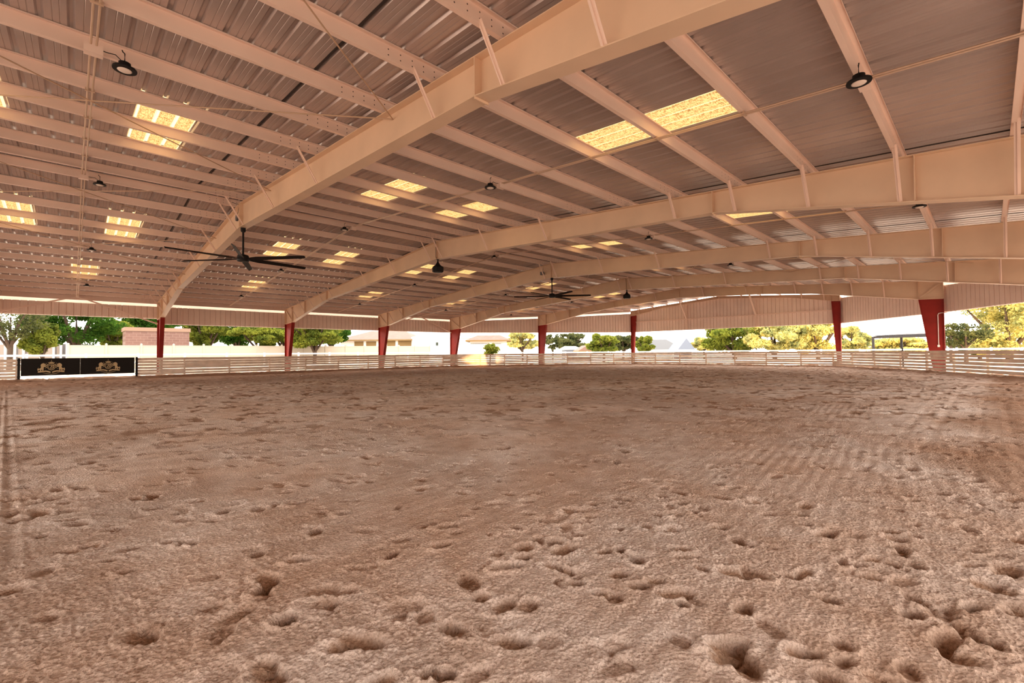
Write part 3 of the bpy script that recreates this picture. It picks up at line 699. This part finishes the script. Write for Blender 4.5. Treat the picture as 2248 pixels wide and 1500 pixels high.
for x0, x1, cx in ((-5.945, -3.652, -4.80), (-3.648, -1.27, -2.46)):
    q = MB(); q.box(x0, x1, FY-.02, FY+.02, .38, 1.31); p = q.build('gate_panel', M['banner'], gt); p['label'] = 'black gate panel with a gold horse crest'
    q = MB(); t_ = .035
    for a in (((x0, .40), (x1, .40)), ((x0, 1.3), (x1, 1.3)), ((x0+.02, .4), (x0+.02, 1.3)), ((x1-.02, .4), (x1-.02, 1.3))):
        q.bar((a[0][0], FY, a[0][1]), (a[1][0], FY, a[1][1]), t_, t_, up=(0, 1, 0))
    f_ = q.build('gate_frame', M['black'], p)
    crest(cx, 1, p)

# ------------------------------------------------------------------ outside: fences, houses, trees
def at(px, depth, z=0.0):
    """ground point seen in picture column px at the given distance along the view"""
    v = _w*depth+_r*((px-1124)/F*depth); return Vector((CAM[0]+v[0], CAM[1]+v[1], z))
def zat(py, px, depth):  # height of picture row py there
    v = _w*depth+_r*((px-1124)/F*depth)+_u*(-(py-750)/F*depth); return CAM[2]+v[2]
# white vinyl privacy fence
t = thing('vinyl_fence', (-4.2, 30, 0), 'tall cream vinyl privacy fence beyond the left opening', 'fence')
nV = 15
for k in range(nV+1):
    x = -4.2+2.09*k; q = MB(); q.box(x-.07, x+.07, 29.93, 30.07, 0, 2.32); q.hexa([(x-.09, 29.91, 2.32), (x+.09, 29.91, 2.32), (x+.09, 30.09, 2.32), (x-.09, 30.09, 2.32), (x-.01, 29.99, 2.40), (x+.01, 29.99, 2.40), (x+.01, 30.01, 2.40), (x-.01, 30.01, 2.40)]); q.build('post', M['vinyl'], t)
    if k < nV:
        q = MB(); q.box(x+.07, x+2.02, 29.97, 30.03, .1, 2.2)
        for z in (.1, 1.45, 2.15): q.box(x+.07, x+2.02, 29.95, 30.05, z, z+.09)
        q.build('panel', M['vinyl'], t)
# white rail fence just outside the building
def rail(label, a, b_, h=1.5):
    n_ = int(math.dist(a, b_)/2.6); t = thing('rail_fence', (a[0], a[1], 0), label, 'fence', 'white rail fences outside')
    q = MB()
    for z in (h, h*.66, h*.33): q.bar((a[0], a[1], z-.05), (b_[0], b_[1], z-.05), .05, .12)
    q.build('rails', M['rail'], t)
    for k in range(n_+1):
        x, y = a[0]+(b_[0]-a[0])*k/n_, a[1]+(b_[1]-a[1])*k/n_; q = MB(); q.box(x-.06, x+.06, y-.06, y+.06, 0, h+.06); q.build('post', M['rail'], t)
rail('white three-rail fence outside the left wall, behind the black gate', (-14, 24.2), (26, 24.2), 1.53)
rail('white three-rail fence outside the far left diagonal', (26, 24.2), (44, 13), 1.42)
rail('white three-rail fence outside the far gable', (44, 13), (44, -12), 1.42)
rail('white three-rail fence outside the far right diagonal', (44, -12), (27, -25), 1.42)

LEAFN = {}
def leafcloud(q, c, rx, ry, rz, n, s_, seed):
    r_ = np.random.default_rng(seed)
    d = r_.normal(size=(n, 3)); d /= np.linalg.norm(d, axis=1)[:, None]; rad_ = r_.random(n)**.35
    p = d*rad_[:, None]*np.array([rx, ry, rz])+np.array(c)
    a = r_.normal(size=(n, 3)); a /= np.linalg.norm(a, axis=1)[:, None]; b_ = np.cross(a, r_.normal(size=(n, 3))); b_ /= np.linalg.norm(b_, axis=1)[:, None]
    sz = s_*(.6+.8*r_.random(n))[:, None]; a = a*sz; b_ = b_*sz*.6
    v = np.stack([p-a, p+b_*.8, p+a, p-b_*.8], 1).reshape(-1, 3); k = len(q.v)
    q.v += [tuple(w_) for w_ in v]; q.f += [(k+4*i, k+4*i+1, k+4*i+2, k+4*i+3) for i in range(n)]; q.mi += [0]*n
def tree(name, label, px, depth, ytop, width_px, leaf, ybot=None, dens=1.0, trunk=True, seed=0, cat='tree', group=None, fill=.8, lsz=1.0):
    base = at(px, depth); top_ = zat(ytop, px, depth); w_ = width_px/F*depth/2; zb = zat(ybot, px, depth) if ybot else top_*.3; zb = max(zb, .05)
    t = thing(name, base, label, cat, group); q = MB(); r_ = random.Random(seed+int(px)); nb = 26
    hz = (top_-zb)/2; cz = (top_+zb)/2; ls = depth*.0030*lsz
    for k in range(nb):
        an = 2*PI*r_.random(); el = r_.uniform(-1, 1); rr = w_*.80*math.sqrt(max(0, 1-el*el*.7))*r_.random()**.5; zz = cz+el*hz*.78
        a_ = w_*r_.uniform(.20, .38); leafcloud(q, (base.x+rr*math.cos(an), base.y+rr*math.sin(an), zz), a_, a_, max(.25, hz*r_.uniform(.16, .34)), int(330*dens), ls*r_.uniform(.8, 1.25), seed*100+k+int(px))
    f_ = MB(); f_.v = q.v; f_.f = q.f; f_.mi = q.mi
    me_ = bpy.data.meshes.new('foliage'); me_.from_pydata((np.array(f_.v)-np.array(base)).tolist(), [], f_.f); me_.materials.append(M[leaf])
    fo = bpy.data.objects.new('foliage', me_); C.objects.link(fo); fo.parent = t
    q = MB(); tr = max(.06, w_*.07); q.tube([(base.x, base.y, -.05), (base.x+.1, base.y, zb+.1), (base.x+.05, base.y, cz+.3*hz)], [tr, tr*.8, tr*.35], 8)
    for k in range(6 if trunk else 3):
        an = k*1.1+seed; q.tube([(base.x+.05, base.y, max(.1, zb*.7+.1*k)), (base.x+.45*w_*math.cos(an), base.y+.45*w_*math.sin(an), cz), (base.x+.7*w_*math.cos(an), base.y+.7*w_*math.sin(an), cz+hz*.5)], [tr*.6, tr*.4, tr*.15], 6)
    q.build('trunk', M['bark'], t)
    return t
def house(name, label, px0, px1, depth, yeave, yridge, wallm, roofm, gable_front=False, ridge_px=None, deep=8, windows=(), roof_over=.5, cat='house'):
    """wall box facing the arena, roof as a solid hip or gable block"""
    a, b_ = at(px0, depth), at(px1, depth); d = (b_-a).normalized(); n_ = Vector((-d.y, d.x, 0));
    if n_.dot(Vector((_w[0], _w[1], 0))) < 0: n_ = -n_
    pxm = (px0+px1)/2; ze, zr_ = zat(yeave, pxm, depth), zat(yridge, pxm, depth); w_ = (b_-a).length
    t = thing(name, a, label, cat)
    q = MB(); q.hexa([a, b_, b_+n_*deep, a+n_*deep]+[p+Vector((0, 0, ze)) for p in (a, b_, b_+n_*deep, a+n_*deep)]); q.build('walls', wallm, t)
    q = MB(); ov = roof_over; c0 = [a-d*ov-n_*ov, b_+d*ov-n_*ov, b_+d*ov+n_*(deep+ov), a-d*ov+n_*(deep+ov)]; c0 = [p+Vector((0, 0, ze)) for p in c0]; up = Vector((0, 0, zr_-ze))
    if gable_front: m1, m2 = (c0[0]+c0[1])/2+up, (c0[2]+c0[3])/2+up; q.add(c0+[m1, m2], [(0, 1, 4), (1, 2, 5, 4), (2, 3, 5), (3, 0, 4, 5), (0, 3, 2, 1)])
    else:
        hip = min(w_*.3, deep/2); m1, m2 = (c0[0]+c0[3])/2+d*hip+up, (c0[1]+c0[2])/2-d*hip+up; q.add(c0+[m1, m2], [(0, 1, 5, 4), (1, 2, 5), (2, 3, 4, 5), (3, 0, 4), (0, 3, 2, 1)])
    q.build('roof', roofm, t)
    q = MB(); 
    for i in range(4): q.bar(c0[i]-Vector((0, 0, .08)), c0[(i+1) % 4]-Vector((0, 0, .08)), .06, .18)
    q.build('fascia', M['tan'] if roofm is M['tile'] else M['white'], t)
    for kind, wx0, wx1, wy0, wy1, mt in windows:
        p0, p1 = at(wx0, depth), at(wx1, depth); z0, z1 = zat(wy1, wx0, depth), zat(wy0, wx0, depth); off = -n_*.04
        q = MB(); q.hexa([p0+off+Vector((0, 0, z0)), p1+off+Vector((0, 0, z0)), p1+n_*.02+Vector((0, 0, z0)), p0+n_*.02+Vector((0, 0, z0)), p0+off+Vector((0, 0, z1)), p1+off+Vector((0, 0, z1)), p1+n_*.02+Vector((0, 0, z1)), p0+n_*.02+Vector((0, 0, z1))]); q.build(kind, mt, t)
    return t
# block building behind the vinyl fence
M['block'] = bpy.data.materials.new('pink_block'); M['block'].use_nodes = True
nt = M['block'].node_tree; bk = nt.nodes.new('ShaderNodeTexBrick'); bk.inputs['Color1'].default_value = (.155, .078, .062, 1); bk.inputs['Color2'].default_value = (.19, .10, .08, 1)
bk.inputs['Mortar'].default_value = (.26, .17, .14, 1); bk.inputs['Scale'].default_value = 1.0; bk.inputs['Brick Width'].default_value = .5; bk.inputs['Row Height'].default_value = .22; bk.inputs['Mortar Size'].default_value = .012
tc = nt.nodes.new('ShaderNodeTexCoord'); mp = nt.nodes.new('ShaderNodeMapping'); mp.inputs['Rotation'].default_value = (PI/2, 0, 0)
nt.links.new(tc.outputs['Object'], mp.inputs[0]); nt.links.new(mp.outputs[0], bk.inputs['Vector']); nt.links.new(bk.outputs['Color'], nt.nodes['Principled BSDF'].inputs['Base Color'])
t = thing('block_building', (.5, 34, 0), 'flat-topped pinkish block building above the vinyl fence', 'building')
xa, xb_ = -.75, 3.75; zt_ = 3.55
q = MB(); q.box(xa, xb_, 34, 37, 0, zt_); q.build('walls', M['block'], t)
M['cap'] = mat('pale_cap', (.28, .18, .13), .8)
q = MB(); q.box(xa-.08, xb_+.08, 33.92, 37.08, zt_, zt_+.32); q.build('parapet', M['cap'], t)
# tiled house with porch
t = house('tiled_house', 'white house with clay tile roof and tan porch behind the vinyl fence', 748, 905, 62, 746, 722, M['stucco'], M['tile'], deep=12,
      windows=[('porch_opening', 778, 798, 750, 760, M['tan']), ('porch_opening', 804, 826, 750, 760, M['tan']), ('porch_opening', 850, 868, 748, 760, M['tan']), ('window', 874, 903, 748, 760, M['tan'])])
house('white_building', 'long plain white building right of the tiled house', 905, 1110, 60, 740, 716, M['stucco'], M['stucco'], deep=10, roof_over=.1,
      windows=[('window', 957, 962, 752, 759, M['glass'])])
house('garage', 'white double garage with low clay tile roof', 1032, 1112, 56, 747, 735, M['stucco'], M['tile'], deep=3, cat='garage',
      windows=[('garage_door', 1033, 1072, 755, 772, M['stucco']), ('garage_door', 1080, 1100, 755, 772, M['stucco']), ('door_header', 1033, 1072, 754.4, 755.4, M['grey']), ('door_header', 1080, 1100, 754.4, 755.4, M['grey'])])
house('small_gabled_shed', 'small shed with pinkish gable roof beyond the far diagonal', 1276, 1302, 70, 770, 758, M['stucco'], M['tile'], gable_front=True, deep=5, cat='shed')
house('low_white_shed', 'low white shed with pale blue roof left of the gabled shed', 1240, 1270, 80, 766, 760, M['bluesiding'], M['stucco'], deep=5, cat='shed')
house('gabled_house', 'white house with steep pale gable and blue siding beyond the far gable', 1432, 1496, 88, 768, 744, M['stucco'], M['pale_roof'], deep=10)
house('blue_gable_wing', 'steep pale blue gable wing right of the white gabled house', 1492, 1518, 80, 768, 743, M['bluesiding'], M['bluesiding'], gable_front=True, deep=4, cat='house')
# stable stalls at far left
t = thing('stall_row', at(0, 46), 'low grey stable stalls with white uprights at the far left', 'stable')
a = at(-40, 46); b_ = at(148, 46); d = (b_-a).normalized(); n_ = Vector((-d.y, d.x, 0)); zt2 = zat(756, 60, 46)
q = MB(); q.hexa([a, b_, b_+n_*3, a+n_*3]+[p+Vector((0, 0, zt2)) for p in (a, b_, b_+n_*3, a+n_*3)]); q.build('screens', M['grey'], t)
for px in (-20, 12, 33, 52, 90, 118, 134, 147):
    p = at(px, 45.8); q = MB(); q.box(p.x-.08, p.x+.08, p.y-.08, p.y+.08, 0, zt2+.1); q.build('upright', M['rail'], t)
# carport at right
t = thing('carport', at(1920, 60), 'open carport with corrugated flat roof beyond the right side', 'carport')
a, b_ = at(1917, 60), at(2100, 52); zt3 = zat(738, 1917, 60); d = (b_-a).normalized(); n_ = Vector((-d.y, d.x, 0));
if n_.dot(Vector((_w[0], _w[1], 0))) < 0: n_ = -n_
q = MB()
for k in range(40):
    p0, p1 = a+(b_-a)*(k/40), a+(b_-a)*((k+.5)/40); q.bar(p0+Vector((0, 0, zt3)), p0+n_*6+Vector((0, 0, zt3+.3)), .16, .08)
q.build('corrugated_roof', M['dark_steel'], t)
q = MB(); q.hexa([a+Vector((0, 0, zt3-.12)), b_+Vector((0, 0, zt3-.12)), b_+n_*6+Vector((0, 0, zt3+.18)), a+n_*6+Vector((0, 0, zt3+.18)), a+Vector((0, 0, zt3-.06)), b_+Vector((0, 0, zt3-.06)), b_+n_*6+Vector((0, 0, zt3+.24)), a+n_*6+Vector((0, 0, zt3+.24))]); q.build('roof_deck', M['pale_roof'], t)
q = MB(); q.bar(a+Vector((0, 0, zt3-.2)), b_+Vector((0, 0, zt3-.2)), .1, .25); q.bar(a+Vector((0, 0, zt3-.2)), a+n_*6+Vector((0, 0, zt3-.1)), .1, .2); q.build('roof_beam', M['dark_steel'], t)
for p in (a, a+n_*6, b_, a+(b_-a)*.55+n_*6): q = MB(); q.box(p.x-.13, p.x+.13, p.y-.13, p.y+.13, 0, zt3-.1); q.build('post', M['dark_steel'], t)
t = thing('utility_post', at(2087, 50), 'brown upright timber post right of the wide red column', 'post')
p = at(2087, 50); q = MB(); q.box(p.x-.14, p.x+.14, p.y-.14, p.y+.14, 0, zat(725, 2087, 50)); q.build('timber', M['bark'], t)
p = at(2079, 50.3); q = MB(); q.box(p.x-.2, p.x+.2, p.y-.05, p.y+.05, zat(766, 2079, 50), zat(742, 2079, 50)); q.build('notice_board', M['rail'], t)

T = tree
T('broadleaf_tree', 'big dark green tree behind the stalls, left of the block building', 165, 42, 645, 185, 'leaf_green', 756, 1.7, seed=1)
T('wispy_tree', 'wispy pale green tree at the far left edge', 20, 36, 668, 140, 'leaf_olive', 750, .35, seed=2)
T('round_bush', 'yellow-green bush in front of the grey stalls', 92, 38, 704, 84, 'leaf_lime', 778, 1.0, seed=3, cat='bush')
T('round_bush', 'lime shrub between the big green tree and the block building', 250, 46, 700, 78, 'leaf_lime', 764, 1.2, seed=4, cat='bush')
T('broadleaf_tree', 'dark green tree rising behind the block building', 320, 52, 650, 150, 'leaf_green', 735, 1.5, seed=5)
T('broadleaf_tree', 'yellowish tree just right of the block building', 450, 46, 668, 130, 'leaf_lime', 766, 1.9, seed=6)
T('broadleaf_tree', 'green tree with dark trunks behind the vinyl fence, left of the second red column', 520, 52, 660, 110, 'leaf_green', 762, 1.5, seed=7)
T('hedge_shrub', 'bright lime hedge mound just left of the second red column', 570, 44, 702, 140, 'leaf_lime', 764, 1.6, seed=8, cat='bush')
T('broadleaf_tree', 'leaning yellow-green tree at the second red column', 625, 48, 668, 150, 'leaf_lime', 762, 1.8, seed=9)
T('hedge_shrub', 'rounded green shrub right of the second red column', 690, 44, 700, 130, 'leaf_lime', 764, 1.5, seed=10, cat='bush')
T('broadleaf_tree', 'olive tree whose crown meets the tiled house roof', 725, 56, 690, 110, 'leaf_green', 756, 1.3, seed=11)
T('spiky_bush', 'small spiky bush in front of the white garage', 1075, 50, 757, 40, 'leaf_lime', 778, .10, seed=12, lsz=1.3, cat='bush')
T('broadleaf_tree', 'airy yellow tree right of the garage, left of the fifth red column', 1146, 78, 728, 84, 'leaf_yellow', 768, .7, seed=13)
T('bare_tree', 'thin bare-branched tree right of the fifth red column', 1213, 66, 732, 46, 'leaf_olive', 768, .12, seed=14)
T('broadleaf_tree', 'pale tree over the low white shed', 1255, 94, 732, 84, 'leaf_olive', 768, .5, seed=15)
T('broadleaf_tree', 'bushy yellow-green tree right of the gabled shed', 1325, 60, 734, 84, 'leaf_lime', 776, 1.0, seed=16)
T('broadleaf_tree', 'grey-green tree just left of the sixth red column', 1368, 90, 736, 80, 'leaf_olive', 770, 1.0, seed=17)
T('round_bush', 'yellow bush just right of the sixth red column', 1415, 66, 738, 44, 'leaf_lime', 772, 1.0, seed=18, cat='bush')
T('broadleaf_tree', 'reddish tree right of the blue gable wing', 1545, 84, 740, 56, 'leaf_yellow', 772, .9, seed=19)
T('broadleaf_tree', 'wide yellow tree beyond the middle of the far gable', 1612, 62, 704, 150, 'leaf_lime', 776, 2.0, seed=20)
T('broadleaf_tree', 'tall yellow tree in the right half of the gable opening', 1700, 58, 702, 150, 'leaf_yellow', 776, 1.8, seed=21)
T('broadleaf_tree', 'orange-yellow tree left of the seventh red column', 1795, 58, 694, 130, 'leaf_yellow', 776, 1.6, seed=22)
T('broadleaf_tree', 'small orange tree just right of the seventh red column', 1868, 66, 716, 70, 'leaf_yellow', 776, 1.1, seed=23)
T('hedge_shrub', 'low yellow hedge seen under the carport roof', 1985, 74, 742, 150, 'leaf_yellow', 776, 1.5, seed=24, cat='bush')
T('small_leaf_tree', 'dark small-leaved tree right of the wide red column', 2120, 44, 710, 110, 'leaf_olive', 762, .30, seed=25)
T('broadleaf_tree', 'big yellow tree at the right edge of the picture', 2215, 46, 640, 200, 'leaf_yellow', 780, 2.0, seed=26)
T('hedge_shrub', 'low lime shrub under the big yellow tree at the right', 2150, 54, 732, 110, 'leaf_lime', 780, 1.4, seed=27, cat='bush')

# unseen sun blocker added beyond the near right corner: it shades the arena from the low sun except for one doorway-sized gap
t = thing('sun_blocker', (-54, -59, 0), 'long tall sun-blocking wall added behind the viewer, open at one gap', 'sun blocker')
ud, vd = Vector((-.675, -.738, 0)), Vector((-.738, .675, 0)); tc_, zc2, hw, hh = -6.55, 4.60, 2.0, .72
def bp_(s_, t_, z): p = ud*s_+vd*t_; return (p.x, p.y, z)
q = MB()
for t0, t1, z0, z1 in ([(-46, tc_-hw, 0, 10.8), (tc_+hw, 36, 0, 10.8)]+[w_ for k in range(12) for w_ in ((tc_-hw+hw*k/6, tc_-hw+hw*(k+1)/6, 0, zc2-hh*math.sin(PI*(k+.5)/12)), (tc_-hw+hw*k/6, tc_-hw+hw*(k+1)/6, zc2+hh*math.sin(PI*(k+.5)/12), 10.8))]):
    q.hexa([bp_(80, t0, z0), bp_(80, t1, z0), bp_(80.3, t1, z0), bp_(80.3, t0, z0), bp_(80, t0, z1), bp_(80, t1, z1), bp_(80.3, t1, z1), bp_(80.3, t0, z1)])
q.build('wall', M['tan'], t)
q = MB(); q.hexa([bp_(79.5, -46.5, 10.8), bp_(79.5, 36.5, 10.8), bp_(88, 36.5, 12.2), bp_(88, -46.5, 12.2), bp_(79.5, -46.5, 11.0), bp_(79.5, 36.5, 11.0), bp_(88, 36.5, 12.4), bp_(88, -46.5, 12.4)]); q.build('roof', M['grey'], t)

for o_ in bpy.data.objects:
    if '_loc' in o_.keys(): del o_['_loc']
